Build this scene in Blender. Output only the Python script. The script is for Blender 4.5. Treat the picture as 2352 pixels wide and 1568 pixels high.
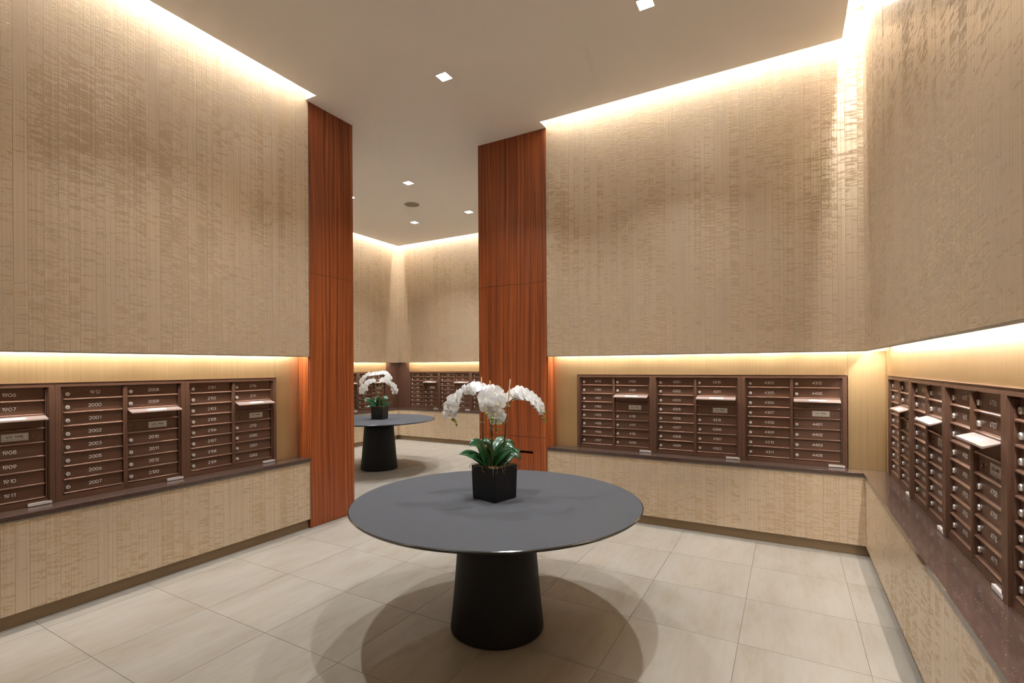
import bpy, bmesh, math, random
from mathutils import Vector, Matrix
random.seed(7)
sc = bpy.context.scene
COL = sc.collection
for o_ in list(bpy.data.objects):
    bpy.data.objects.remove(o_)
PI = math.pi

# ------------------------------------------------------------------ camera
CAM_F, CAM_CX, CAM_CY = 1137.82, 1167.03, 842.88        # focal length and principal point in pixels of a 2352 x 1568 frame
YAW, ROLL, EYE = 0.51487, 0.0061912, 1.557
cam = bpy.data.cameras.new('camera')
cam_o = bpy.data.objects.new('camera', cam); COL.objects.link(cam_o)
cam.sensor_fit = 'HORIZONTAL'; cam.sensor_width = 36.0
cam.lens = CAM_F / 2352 * 36
cam.shift_x = -(CAM_CX - 1176) / 2352
cam.shift_y = (CAM_CY - 784) / 2352
cam.clip_start = 0.02
fwd = Vector((-math.sin(YAW), math.cos(YAW), 0)); rgt = Vector((math.cos(YAW), math.sin(YAW), 0)); up = Vector((0, 0, 1))
cr, sr = math.cos(ROLL), math.sin(ROLL)
rx = rgt * cr - up * sr
ux = rgt * sr + up * cr
M = Matrix((rx, ux, -fwd)).transposed().to_4x4()
M.translation = Vector((0, 0, EYE))
cam_o.matrix_world = M
sc.camera = cam_o

# ------------------------------------------------------------------ world, exposure
w = bpy.data.worlds.new('world'); sc.world = w; w.use_nodes = True
w.node_tree.nodes['Background'].inputs[0].default_value = (1, .9, .8, 1)
w.node_tree.nodes['Background'].inputs[1].default_value = 0.0
vs = sc.view_settings
vs.view_transform = 'Standard'; vs.look = 'None'; vs.exposure = 0.95; vs.gamma = 1.0; vs.use_curve_mapping = False
sc.cycles.use_denoising = True
sc.cycles.use_adaptive_sampling = True
sc.cycles.adaptive_threshold = 0.10
sc.cycles.adaptive_min_samples = 16
sc.cycles.max_bounces = 5
sc.cycles.use_light_tree = False
sc.cycles.diffuse_bounces = 4
sc.cycles.glossy_bounces = 2
sc.cycles.transmission_bounces = 2
sc.cycles.caustics_reflective = True
sc.cycles.caustics_refractive = False
sc.cycles.sample_clamp_indirect = 6.0

COVE_W, NICHE_W, DOWN_W = 6.5, 4.2, 11.8               # watts per metre, per metre, per lamp
COVE_C, NICHE_C, DOWN_C = (1, .98, .95), (1, .955, .90), (.95, .985, 1.0)

def area_lamp(name, loc, sx, sy, power, color, rotz=0, tilt=0, spread=PI):
    l = bpy.data.lights.new(name, 'AREA'); l.shape = 'RECTANGLE'; l.size = sx; l.size_y = sy
    l.energy = power; l.color = color; l.spread = spread
    o = bpy.data.objects.new(name, l); COL.objects.link(o)
    o.location = loc; o.rotation_euler = (tilt, 0, rotz)
    return o

# ------------------------------------------------------------------ the plan, in metres
XL, YB, XC = -4.0615, 4.906, 0.538          # wallpaper faces: left, back and right wall
XL2, YB2 = -7.41, 8.226                     # the second room beyond the opening
ZC, ZP, ZT, ZK = 4.160, 1.673, 0.683, 0.090 # ceiling, upper panel bottom, ledge top, kick top
ZV = 4.450                                  # top of the cove
YW, YE = 3.2505, 3.8134                     # timber column on the left wall, from / to
XW, XE = -2.290, -3.167                     # timber column on the back wall
GAP = 0.150                                 # cove slot
YR = -1.20                                  # rear wall
PIT = 0.8105                                # mailbox unit pitch
BRASS, FRAME, BACK = 0.158, 0.146, 0.330    # depth behind the wallpaper face

# ------------------------------------------------------------------ materials
def new_mat(name):
    m = bpy.data.materials.new(name); m.use_nodes = True
    nt = m.node_tree
    return m, nt, nt.nodes, nt.links, nt.nodes['Principled BSDF']

def simple(name, col, rough=.5, metal=0., spec=.5, emit=None, estr=0):
    m, nt, n, l, b = new_mat(name)
    b.inputs['Base Color'].default_value = (*col, 1); b.inputs['Roughness'].default_value = rough
    b.inputs['Metallic'].default_value = metal; b.inputs['Specular IOR Level'].default_value = spec
    if emit:
        b.inputs['Emission Color'].default_value = (*emit, 1); b.inputs['Emission Strength'].default_value = estr
    return m

class NT:
    """small helper to write node graphs"""
    def __init__(s, name): s.m, s.nt, s.n, s.l, s.b = new_mat(name)
    def node(s, t, **k):
        nd = s.n.new(t)
        for a, v in k.items(): setattr(nd, a, v)
        return nd
    def put(s, sock, v):
        if hasattr(v, 'is_output'): s.l.new(v, sock)
        else: sock.default_value = v
    def math(s, op, a, b=0., c=0., clamp=False):
        nd = s.node('ShaderNodeMath', operation=op, use_clamp=clamp)
        s.put(nd.inputs[0], a); s.put(nd.inputs[1], b); s.put(nd.inputs[2], c)
        return nd.outputs[0]
    def vec(s, x, y, z):
        nd = s.node('ShaderNodeCombineXYZ')
        for i, v in enumerate((x, y, z)): s.put(nd.inputs[i], v)
        return nd.outputs[0]
    def pos(s):
        g = s.node('ShaderNodeNewGeometry'); sp = s.node('ShaderNodeSeparateXYZ'); s.l.new(g.outputs['Position'], sp.inputs[0])
        return sp.outputs[0], sp.outputs[1], sp.outputs[2]
    def noise(s, vec, scale=1., detail=2., rough=.5):
        nd = s.node('ShaderNodeTexNoise'); s.put(nd.inputs['Vector'], vec)
        nd.inputs['Scale'].default_value = scale; nd.inputs['Detail'].default_value = detail; nd.inputs['Roughness'].default_value = rough
        return nd.outputs[0]
    def vor1(s, wv, feature='F1'):
        nd = s.node('ShaderNodeTexVoronoi', voronoi_dimensions='1D', feature=feature); s.put(nd.inputs['W'], wv); nd.inputs['Scale'].default_value = 1
        return nd
    def smooth(s, v, lo, hi):
        nd = s.node('ShaderNodeMapRange', interpolation_type='SMOOTHSTEP'); s.put(nd.inputs[0], v)
        s.put(nd.inputs[1], lo); s.put(nd.inputs[2], hi)
        return nd.outputs[0]
    def mix(s, f, a, b):
        nd = s.node('ShaderNodeMix', data_type='RGBA'); s.put(nd.inputs[0], f)
        s.put(nd.inputs[6], (*a, 1) if isinstance(a, tuple) else a); s.put(nd.inputs[7], (*b, 1) if isinstance(b, tuple) else b)
        return nd.outputs[2]
    def ramp(s, f, stops):
        nd = s.node('ShaderNodeValToRGB'); s.put(nd.inputs[0], f); e = nd.color_ramp.elements
        while len(e) < len(stops): e.new(.5)
        for i, (p, c) in enumerate(stops): e[i].position = p; e[i].color = (*c, 1)
        return nd.outputs[0]
    def bump(s, h, strength=.3, dist=.002):
        nd = s.node('ShaderNodeBump'); nd.inputs['Strength'].default_value = strength; nd.inputs['Distance'].default_value = dist
        s.put(nd.inputs['Height'], h); s.l.new(nd.outputs[0], s.b.inputs['Normal'])
    def out(s, color=None, rough=None, metal=None, spec=None):
        if color is not None: s.put(s.b.inputs['Base Color'], (*color, 1) if isinstance(color, tuple) else color)
        if rough is not None: s.put(s.b.inputs['Roughness'], rough)
        if metal is not None: s.put(s.b.inputs['Metallic'], metal)
        if spec is not None: s.put(s.b.inputs['Specular IOR Level'], spec)
        return s.m

def wallpaper():
    t = NT('wallpaper'); x, y, z = t.pos()
    u = t.math('ADD', x, y)
    band = t.vor1(t.math('MULTIPLY', u, 15.)); r = t.node('ShaderNodeSeparateColor'); t.l.new(band.outputs['Color'], r.inputs[0])
    r1, r2 = r.outputs[0], r.outputs[1]
    edge = t.vor1(t.math('MULTIPLY', u, 15.), 'DISTANCE_TO_EDGE').outputs['Distance']
    edge2 = t.vor1(t.math('MULTIPLY', t.math('ADD', u, 31.7), 26.), 'DISTANCE_TO_EDGE').outputs['Distance']
    line = t.math('MAXIMUM', t.math('SUBTRACT', 1., t.smooth(edge, .004, .030)), t.math('MULTIPLY', t.math('SUBTRACT', 1., t.smooth(edge2, .006, .045)), .6))
    light_line = t.math('MULTIPLY', t.smooth(edge, .03, .05), t.math('SUBTRACT', 1., t.smooth(edge, .07, .10)))
    # wavy horizontal film patches, broken at every band
    warp = t.noise(t.vec(t.math('MULTIPLY', u, 9.), t.math('MULTIPLY', z, 9.), r1), 1., 2.)
    zz = t.math('ADD', t.math('MULTIPLY', z, 60.), t.math('ADD', t.math('MULTIPLY', warp, 2.6), t.math('MULTIPLY', u, t.math('MULTIPLY', t.math('SUBTRACT', r2, .3), 14.))))
    film = t.noise(t.vec(t.math('MULTIPLY', u, 7.), zz, t.math('MULTIPLY', r1, 40.)), 1., 3., .55)
    big = t.noise(t.vec(t.math('MULTIPLY', u, 2.2), t.math('MULTIPLY', z, 1.1), 3.), 1., 2.)
    thr = t.math('ADD', t.math('ADD', .38, t.math('MULTIPLY', r2, .16)), t.math('MULTIPLY', t.math('SUBTRACT', big, .5), -.42))
    speck = t.noise(t.vec(t.math('MULTIPLY', u, 120.), t.math('MULTIPLY', z, 130.), r2), 1., 2.)
    busy = t.smooth(r1, .45, .6)
    film = t.math('ADD', film, t.math('MULTIPLY', t.math('MULTIPLY', t.math('SUBTRACT', speck, .5), .55), busy))
    f = t.smooth(t.math('SUBTRACT', film, thr), -.018, .022)
    rim = t.math('MULTIPLY', t.math('MULTIPLY', f, t.math('SUBTRACT', 1., f)), 4.)
    fine = t.noise(t.vec(t.math('MULTIPLY', u, 90.), t.math('MULTIPLY', z, 240.), 1.), 1., 2.)
    c = t.mix(f, (.470, .345, .213), (.60, .485, .352))
    streak = t.noise(t.vec(t.math('MULTIPLY', u, 75.), t.math('MULTIPLY', z, .55), 8.), 1., 3., .6)
    c = t.mix(t.math('MULTIPLY', t.smooth(streak, .50, .72), .45), c, (.66, .54, .40))
    c = t.mix(t.math('MULTIPLY', t.smooth(streak, .50, .30), .35), c, (.40, .28, .165))
    c = t.mix(t.math('MULTIPLY', rim, .25), c, (.70, .56, .39))
    c = t.mix(t.math('MULTIPLY', light_line, .22), c, (.72, .59, .42))
    c = t.mix(t.math('MULTIPLY', line, .72), c, (.27, .175, .095))
    c = t.mix(t.math('MULTIPLY', t.math('SUBTRACT', fine, .3), .25), c, (.40, .275, .16))
    rough = t.math('SUBTRACT', .54, t.math('MULTIPLY', f, .21))
    h = t.math('ADD', t.math('MULTIPLY', f, .6), t.math('SUBTRACT', t.math('MULTIPLY', fine, .25), line))
    t.bump(h, .35, .0015)
    return t.out(c, rough, t.math('MULTIPLY', f, .34), .5)

def wood():
    t = NT('reddish_veneer'); x, y, z = t.pos(); u = t.math('ADD', x, y)
    sway = t.math('MULTIPLY', t.noise(t.vec(t.math('MULTIPLY', u, 3.), t.math('MULTIPLY', z, .45), 0.), 1., 1.), .10)
    uu = t.math('ADD', u, sway)
    g1 = t.noise(t.vec(t.math('MULTIPLY', uu, 42.), t.math('MULTIPLY', z, .35), 2.), 1., 3., .6)
    g2 = t.noise(t.vec(t.math('MULTIPLY', uu, 240.), t.math('MULTIPLY', z, 2.5), 5.), 1., 2.)
    g = t.math('ADD', t.math('MULTIPLY', g1, .78), t.math('MULTIPLY', g2, .22))
    c = t.ramp(g, [(.30, (.095, .018, .005)), (.46, (.215, .047, .011)), (.58, (.330, .082, .018)), (.72, (.46, .135, .030))])
    t.bump(g2, .08, .0005)
    t.b.inputs['Coat Weight'].default_value = .15; t.b.inputs['Coat Roughness'].default_value = .25
    return t.out(c, .42, 0., .4)

def dark_wood():
    t = NT('dark_brown_veneer'); x, y, z = t.pos(); u = t.math('ADD', x, y)
    g = t.noise(t.vec(t.math('MULTIPLY', u, 60.), t.math('MULTIPLY', z, .8), 2.), 1., 3.)
    return t.out(t.ramp(g, [(.3, (.052, .022, .012)), (.7, (.095, .043, .024))]), .4)

def brass():
    t = NT('brushed_brass'); x, y, z = t.pos(); u = t.math('ADD', x, y)
    g = t.noise(t.vec(t.math('MULTIPLY', u, 70.), t.math('MULTIPLY', z, .7), 2.), 1., 3.)
    b = t.noise(t.vec(t.math('MULTIPLY', u, 5.), t.math('MULTIPLY', z, 5.), 4.), 1., 3.)
    c = t.mix(t.math('MULTIPLY', g, 1., clamp=True), (.46, .315, .150), (.62, .45, .25))
    rough = t.math('ADD', .30, t.math('MULTIPLY', b, .16))
    t.bump(g, .05, .0005)
    return t.out(c, rough, .86)

def tile_mat():
    t = NT('cream_porcelain'); x, y, z = t.pos()
    oi = t.node('ShaderNodeObjectInfo')
    rnd = oi.outputs['Random']
    a = t.noise(t.vec(t.math('MULTIPLY', x, 5.5), t.math('MULTIPLY', y, 1.5), t.math('MULTIPLY', rnd, 30.)), 1., 5., .62)
    d = t.noise(t.vec(t.math('MULTIPLY', x, 34.), t.math('MULTIPLY', y, 6.), t.math('MULTIPLY', rnd, 9.)), 1., 4., .6)
    v = t.math('ADD', t.math('MULTIPLY', a, .7), t.math('MULTIPLY', d, .3))
    c = t.ramp(v, [(.30, (.245, .210, .166)), (.45, (.283, .255, .216)), (.56, (.303, .279, .243)), (.72, (.322, .300, .267))])
    k = t.math('ADD', .955, t.math('MULTIPLY', rnd, .06))
    mul = t.node('ShaderNodeVectorMath', operation='SCALE'); t.l.new(c, mul.inputs[0]); t.l.new(k, mul.inputs['Scale'])
    return t.out(mul.outputs[0], .46, 0., .35)

def stone():
    t = NT('brown_quartz'); x, y, z = t.pos()
    vo = t.node('ShaderNodeTexVoronoi'); t.put(vo.inputs['Vector'], t.vec(x, y, z)); vo.inputs['Scale'].default_value = 170
    s = t.node('ShaderNodeSeparateColor'); t.l.new(vo.outputs['Color'], s.inputs[0])
    sp = t.math('MULTIPLY', t.math('GREATER_THAN', s.outputs[0], .965), t.math('LESS_THAN', vo.outputs['Distance'], .33))
    sp2 = t.math('MULTIPLY', t.math('LESS_THAN', s.outputs[1], .20), .35)
    n = t.noise(t.vec(x, y, z), 60., 2.)
    c = t.mix(n, (.060, .036, .028), (.080, .050, .040))
    c = t.mix(sp2, c, (.05, .03, .022)); c = t.mix(t.math('MULTIPLY', sp, .6), c, (.42, .34, .28))
    return t.out(c, .11, 0., .5)

def tabletop_mat():
    t = NT('charcoal_tabletop'); x, y, z = t.pos()
    n = t.noise(t.vec(x, y, z), 260., 2.)
    t.bump(n, .25, .0008)
    return t.out(t.mix(n, (.058, .060, .068), (.086, .089, .100)), .72, 0., .10)

def moss_mat():
    t = NT('dry_moss'); x, y, z = t.pos()
    n = t.noise(t.vec(x, y, z), 120., 2.)
    return t.out(t.ramp(n, [(.3, (.10, .045, .012)), (.5, (.32, .19, .06)), (.7, (.55, .40, .17))]), .8)

def leaf_mat():
    t = NT('glossy_leaf'); x, y, z = t.pos()
    n = t.noise(t.vec(x, y, z), 30., 2.)
    return t.out(t.mix(n, (.006, .034, .014), (.022, .105, .030)), .26, 0., .5)

def petal_mat():
    t = NT('white_petal')
    t.out((.94, .94, .94), .45, 0., .3)
    tr = t.node('ShaderNodeBsdfTranslucent'); tr.inputs[0].default_value = (.95, .95, .94, 1)
    mx = t.node('ShaderNodeMixShader'); mx.inputs[0].default_value = .32
    t.l.new(t.b.outputs[0], mx.inputs[1]); t.l.new(tr.outputs[0], mx.inputs[2]); t.l.new(mx.outputs[0], t.n['Material Output'].inputs['Surface'])
    return t.m

def stem_mat(name, a, b_):
    t = NT(name); x, y, z = t.pos()
    return t.out(t.mix(t.noise(t.vec(x, y, z), 45., 2.), a, b_), .5)

def sticker_mat():
    t = NT('printed_sticker'); x, y, z = t.pos()
    return t.out((.62, .58, .55), .45)

MAT = {
    'wallpaper': wallpaper(), 'wood': wood(), 'dark_wood': dark_wood(), 'brass': brass(), 'tile': tile_mat(), 'stone': stone(),
    'tabletop': tabletop_mat(), 'moss': moss_mat(), 'leaf': leaf_mat(), 'petal': petal_mat(),
    'stem': stem_mat('orchid_stem', (.055, .055, .016), (.12, .085, .03)), 'stake': stem_mat('bamboo_stake', (.24, .12, .045), (.40, .23, .10)),
    'root': stem_mat('air_root', (.05, .04, .016), (.11, .085, .035)),
    'bud': stem_mat('bud_green', (.10, .16, .02), (.36, .46, .05)), 'lip': simple('yellow_lip', (.84, .80, .58), .5),
    'ceiling': simple('ceiling_paint', (.92, .885, .84), .9, 0, .1), 'plaster': simple('plain_plaster', (.74, .66, .56), .85),
    'cove': simple('cove_white', (.85, .82, .77), .8), 'grout': simple('grout', (.20, .16, .12), .9),
    'kick': simple('bronze_kick', (.25, .17, .095), .45, .3), 'trim': simple('steel_trim', (.33, .31, .28), .35, .7),
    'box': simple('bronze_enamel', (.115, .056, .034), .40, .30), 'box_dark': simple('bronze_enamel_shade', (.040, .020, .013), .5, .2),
    'box_lip': simple('bronze_edge', (.20, .108, .072), .33, .45),
    'flap': simple('lit_brown_flap', (.46, .36, .33), .30, .55), 'chrome': simple('lock_chrome', (.80, .77, .74), .30, .72),  # flap: the boxes' brown, paled to paint in the niche LED light
    'keyway': simple('keyway_black', (.02, .018, .015), .5), 'engrave': simple('engraved_white', (.80, .77, .73), .6),
    'plate': simple('silver_plate', (.52, .49, .44), .35, .35), 'ink': simple('black_ink', (.02, .018, .016), .6), 'paper': simple('white_label', (.80, .78, .78), .5),
    'sticker': sticker_mat(), 'sticker_ink': simple('grey_ink', (.30, .27, .26), .6),
    'table_base': simple('black_base', (.0045, .0045, .0048), .55, 0, .25), 'table_edge': simple('black_glass_edge', (.020, .018, .017), .16, .0, .6),
    'pot': simple('black_pot', (.0055, .0055, .006), .32, 0, .35), 'soil': simple('dark_bark', (.018, .012, .008), .9),
    'grille': simple('grille', (.33, .27, .21), .8), 'hole': simple('dark_recess', (.010, .008, .007), .8),
    'lens': simple('lamp_lens', (.9, .9, .9), .5, 0, .5, (1, .98, .95), 22), 'led': simple('led_tape', (.9, .88, .84), .5, 0, .5, (1, .93, .82), 3),
}

# ------------------------------------------------------------------ mesh helpers
class MB:
    def __init__(s): s.v = []; s.f = []; s.mi = []
    def add(s, vs_, fs, mi=0):
        k = len(s.v); s.v += [tuple(v) for v in vs_]; s.f += [tuple(i + k for i in f) for f in fs]; s.mi += [mi] * len(fs); return s
    def box(s, x0, x1, y0, y1, z0, z1, mi=0):
        x0, x1 = min(x0, x1), max(x0, x1); y0, y1 = min(y0, y1), max(y0, y1); z0, z1 = min(z0, z1), max(z0, z1)
        return s.add([(x0, y0, z0), (x1, y0, z0), (x1, y1, z0), (x0, y1, z0), (x0, y0, z1), (x1, y0, z1), (x1, y1, z1), (x0, y1, z1)],
                     [(0, 3, 2, 1), (4, 5, 6, 7), (0, 1, 5, 4), (1, 2, 6, 5), (2, 3, 7, 6), (3, 0, 4, 7)], mi)
    def prism(s, prof, x0, x1, mi=0):                        # profile of (y, z) points drawn out along x
        n = len(prof)
        vs_ = [(x0, y, z) for y, z in prof] + [(x1, y, z) for y, z in prof]
        fs = [(i, (i + 1) % n, n + (i + 1) % n, n + i) for i in range(n)] + [tuple(range(n))[::-1], tuple(range(n, 2 * n))]
        return s.add(vs_, fs, mi)
    def lathe(s, prof, seg=48, mi=0, c=(0, 0, 0), cap=True):  # profile of (r, z)
        vs_ = []; fs = []; n = len(prof)
        for r, z in prof:
            for i in range(seg):
                a = 2 * PI * i / seg; vs_.append((c[0] + r * math.cos(a), c[1] + r * math.sin(a), c[2] + z))
        for j in range(n - 1):
            for i in range(seg):
                k = (i + 1) % seg; fs.append((j * seg + i, j * seg + k, (j + 1) * seg + k, (j + 1) * seg + i))
        if cap: fs += [tuple(range(seg))[::-1], tuple(range((n - 1) * seg, n * seg))]
        return s.add(vs_, fs, mi)
    def tube(s, pts, r, seg=6, mi=0):
        pts = [Vector(p) for p in pts]; vs_ = []; fs = []; n = len(pts)
        rr = r if isinstance(r, (list, tuple)) else [r] * n
        ref = Vector((.31, .2, .93))
        for i, p in enumerate(pts):
            d = (pts[min(i + 1, n - 1)] - pts[max(i - 1, 0)]).normalized()
            if abs(d.dot(ref)) > .97: ref = Vector((1, 0, 0))
            a = d.cross(ref).normalized(); b = d.cross(a)
            for k in range(seg):
                t = 2 * PI * k / seg; vs_.append(p + (a * math.cos(t) + b * math.sin(t)) * rr[i])
        for i in range(n - 1):
            for k in range(seg):
                k2 = (k + 1) % seg; fs.append((i * seg + k, i * seg + k2, (i + 1) * seg + k2, (i + 1) * seg + k))
        fs += [tuple(range(seg))[::-1], tuple(range((n - 1) * seg, n * seg))]
        return s.add(vs_, fs, mi)
    def mesh(s, name, mats, smooth=False):
        me = bpy.data.meshes.new(name); me.from_pydata(s.v, [], s.f)
        for m in (mats if isinstance(mats, (list, tuple)) else [mats]): me.materials.append(MAT[m])
        for p, i in zip(me.polygons, s.mi): p.material_index = i; p.use_smooth = smooth
        me.update(); return me
    def obj(s, name, mats, parent=None, smooth=False, bevel=0, seg=2, loc=None):
        return put(name, s.mesh(name, mats, smooth), parent, bevel, seg, loc)

def put(name, me, parent=None, bevel=0, seg=2, loc=None):
    o = bpy.data.objects.new(name, me); COL.objects.link(o); o.parent = parent
    if loc: o.location = loc
    if bevel:
        b = o.modifiers.new('bevel', 'BEVEL'); b.width = bevel; b.segments = seg; b.limit_method = 'ANGLE'; b.angle_limit = math.radians(40)
    return o

def fix_normals(me):
    bm = bmesh.new(); bm.from_mesh(me); bmesh.ops.recalc_face_normals(bm, faces=bm.faces); bm.to_mesh(me); bm.free()

def empty(name, loc=(0, 0, 0), rotz=0):
    o = bpy.data.objects.new(name, None); COL.objects.link(o); o.location = loc; o.rotation_euler = (0, 0, rotz); o.empty_display_size = .1
    return o
def tag(o, label=None, cat=None, group=None, kind=None):
    if label: o['label'] = label
    if cat: o['category'] = cat
    if group: o['group'] = group
    if kind: o['kind'] = kind
    return o

def slab(rects, z0, z1):
    """one solid slab from a union of rectangles"""
    xs = sorted({r[0] for r in rects} | {r[1] for r in rects}); ys = sorted({r[2] for r in rects} | {r[3] for r in rects})
    inside = lambda i, j: 0 <= i < len(xs) - 1 and 0 <= j < len(ys) - 1 and any(r[0] <= (xs[i] + xs[i + 1]) / 2 <= r[1] and r[2] <= (ys[j] + ys[j + 1]) / 2 <= r[3] for r in rects)
    m = MB()
    for i in range(len(xs) - 1):
        for j in range(len(ys) - 1):
            if not inside(i, j): continue
            a, b, c, d = xs[i], xs[i + 1], ys[j], ys[j + 1]
            vs_ = [(a, c, z0), (b, c, z0), (b, d, z0), (a, d, z0), (a, c, z1), (b, c, z1), (b, d, z1), (a, d, z1)]
            fs = [(0, 3, 2, 1), (4, 5, 6, 7)]
            if not inside(i, j - 1): fs.append((0, 1, 5, 4))
            if not inside(i + 1, j): fs.append((1, 2, 6, 5))
            if not inside(i, j + 1): fs.append((2, 3, 7, 6))
            if not inside(i - 1, j): fs.append((3, 0, 4, 7))
            m.add(vs_, fs)
    return m

# ------------------------------------------------------------------ floor
ROOM1 = (XL - .03, XC + .03, YR, YB + .03); ROOM2 = (XL2 - .03, XE, YE, YB2 + .03)
floor = tag(slab([(XL - .5, XC + .5, YR - .2, YB + .5), (XL2 - .5, XE + .3, YE - .3, YB2 + .5)], -.06, -.0035).obj('floor', 'grout'), kind='structure')
GX, GY, TP = -3.3023, 1.2218, .6096
tiles = {}
def hit(a, b): return a[0] < b[1] and b[0] < a[1] and a[2] < b[3] and b[2] < a[3]
for i in range(-8, 8):
    for j in range(-5, 13):
        x0, y0 = GX + i * TP, GY + j * TP
        c = (x0, x0 + TP, y0, y0 + TP)
        if not (hit(c, ROOM1) or hit(c, ROOM2)): continue
        rs = [r for r in (ROOM1, ROOM2) if hit(c, r)]
        if len(rs) == 1:
            r = rs[0]; cl = (max(c[0], r[0]), min(c[1], r[1]), max(c[2], r[2]), min(c[3], r[3]))
        else: cl = c
        if cl[1] - cl[0] < .02 or cl[3] - cl[2] < .02: continue
        cx_, cy_ = (cl[0] + cl[1]) / 2, (cl[2] + cl[3]) / 2
        key = (round(cl[1] - cl[0], 3), round(cl[3] - cl[2], 3))
        if key not in tiles:
            hx, hy = key[0] / 2 - .0014, key[1] / 2 - .0014
            tiles[key] = MB().box(-hx, hx, -hy, hy, -.010, 0).mesh('tile', 'tile')
        put('tile', tiles[key], floor, loc=(cx_, cy_, 0))

# ------------------------------------------------------------------ ceiling with the cove slots
ceil_rects = [(XL + GAP, XC - GAP, YR, YB - GAP), (XL - .04, XL + GAP, YW - .028, YB - GAP), (XL - .04, XW + .004, YB - GAP, YB + .04),
              (XL2 + GAP, XE + .04, YE - .04, YB2 - GAP)]
ceiling = tag(slab(ceil_rects, ZC, ZC + .07).obj('ceiling', 'ceiling'), kind='structure')
slab([(XL - .5, XC + .5, YR - .2, YB + .5), (XL2 - .5, XE + .3, YE - .3, YB2 + .5)], ZV, ZV + .05).obj('cove_top', 'cove', ceiling)
MB().box(XL - .02, XL + GAP, YW - .030, YW - .028, ZC, ZV).obj('cove_end', 'cove', ceiling)
MB().box(XW + .004, XW + .006, YB - GAP, YB + .02, ZC, ZV).obj('cove_end', 'cove', ceiling)

# ------------------------------------------------------------------ walls: a backing with panels, all drawn in the wall's own axes
# local x = to the right when facing the wall, local y = into the wall, z up
class Wall:
    def __init__(s, name, loc, rotz, a0, a1):
        s.root = MB().box(a0, a1, BACK, BACK + .12, 0, ZV).obj(name, 'plaster')
        s.root.location = loc; s.root.rotation_euler = (0, 0, rotz); tag(s.root, kind='structure')
        s.rotz = rotz; s.loc = Vector(loc)
    def box(s, name, mat, a0, a1, d0, d1, z0, z1, bevel=0): return MB().box(a0, a1, d0, d1, z0, z1).obj(name, mat, s.root, bevel=bevel)
    def world(s, a, d, z): return s.loc + Matrix.Rotation(s.rotz, 3, 'Z') @ Vector((a, d, z))
    def panels(s, a0, a1, bands=None):
        MB().box(a0, a1, 0, .030, ZP, ZV).box(a0, a1, .030, BACK, ZP + .052, ZV).obj('upper_panel', 'wallpaper', s.root)
        s.box('panel_edge_trim', 'trim', a0, a1, -.0015, .012, ZP - .006, ZP + .003)
        s.box('lower_panel', 'wallpaper', a0, a1, 0, BACK, ZK, ZT - .042)
        s.box('kick_plate', 'kick', a0, a1, .030, BACK, 0, ZK)
    def lights(s, a0, a1, n0, n1, cove=True, scale=1.):
        if cove:
            L = a1 - a0
            s.box('led_strip', 'led', a0 + .012, a1 - .012, -.130, -.015, ZV - .006, ZV - .001)
            area_lamp('cove_lamp', s.world((a0 + a1) / 2, -.128, ZV - .032), L - .04, .022, COVE_W * L * scale, COVE_C, s.rotz, math.radians(17))
        L = n1 - n0
        s.box('led_strip', 'led', n0 + .02, n1 - .02, .055, .065, ZP + .044, ZP + .050)
        area_lamp('niche_lamp', s.world((n0 + n1) / 2, .06, ZP + .038), L - .04, .012, NICHE_W * L * scale, NICHE_C, s.rotz, math.radians(14))

HP = PI / 2
wl = Wall('wall_left', (XL, 0, 0), HP, YR, YE)
wl.panels(YR, YW - .003)
wl.box('panel_edge_trim', 'trim', YW - .006, YW - .001, -.0015, .02, ZP - .006, ZC)
wl.box('panel_edge_trim', 'trim', YW - .006, YW - .001, -.0015, .02, ZK, ZT - .042)
wb = Wall('wall_back', (0, YB, 0), 0, XE, XC + .45)
wb.panels(XW + .003, XC + .45)
wb.box('panel_edge_trim', 'trim', XW + .001, XW + .006, -.0015, .02, ZP - .006, ZC)
wb.box('panel_edge_trim', 'trim', XW + .001, XW + .006, -.0015, .02, ZK, ZT - .042)
wr = Wall('wall_right', (XC, 0, 0), -HP, -YB, -YR)
wr.panels(-YB, -YR)
wl2 = Wall('wall_far_left', (XL2, 0, 0), HP, YE, YB2)
wl2.panels(YE, YB2)
wb2 = Wall('wall_far_back', (0, YB2, 0), 0, XL2 - .45, XE)
wb2.panels(XL2 - .45, XE)

# brass lining of the niches, in separate sheets
def brass_sheet(wall, a0, a1, z0, z1, mat='brass'): wall.box('brass_sheet' if mat == 'brass' else 'veneer_sheet', mat, a0 + .0008, a1 - .0008, BRASS, BRASS + .012, z0 + .0008, z1)
ZTOP = 1.4717
U0L = 1.3705; U0B = -1.1895; U0C = -4.0893
brass_sheet(wl, U0L - PIT, U0L + 2 * PIT - .006, ZTOP - .005, ZP + .051)
brass_sheet(wl, U0L + 2 * PIT - .006, YW - .006, ZT, ZP + .051)
brass_sheet(wl, YR, U0L - PIT, ZT, ZP + .051)
brass_sheet(wb, U0B - PIT + .02, U0B + 2 * PIT + .006, ZTOP - .005, ZP + .051)
brass_sheet(wb, XW + .012, U0B - PIT + .02, ZT, ZP + .051)
brass_sheet(wb, U0B + 2 * PIT + .006, XC + BRASS, ZT, ZP + .051)
brass_sheet(wr, U0C - PIT + .0, U0C + 3 * PIT, ZTOP - .005, ZP + .051)
brass_sheet(wr, -YB - BRASS, U0C - PIT, ZT, ZP + .051)
brass_sheet(wr, U0C + 3 * PIT, -YR, ZT, ZP + .051)
LB2, LL2 = -7.235, 8.02
brass_sheet(wb2, LB2, XE, ZTOP - .005, ZP + .051)
brass_sheet(wb2, XL2 - BRASS, LB2, ZT, ZP + .051, 'dark_wood')
brass_sheet(wl2, YE, LL2, ZTOP - .005, ZP + .051)
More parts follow.
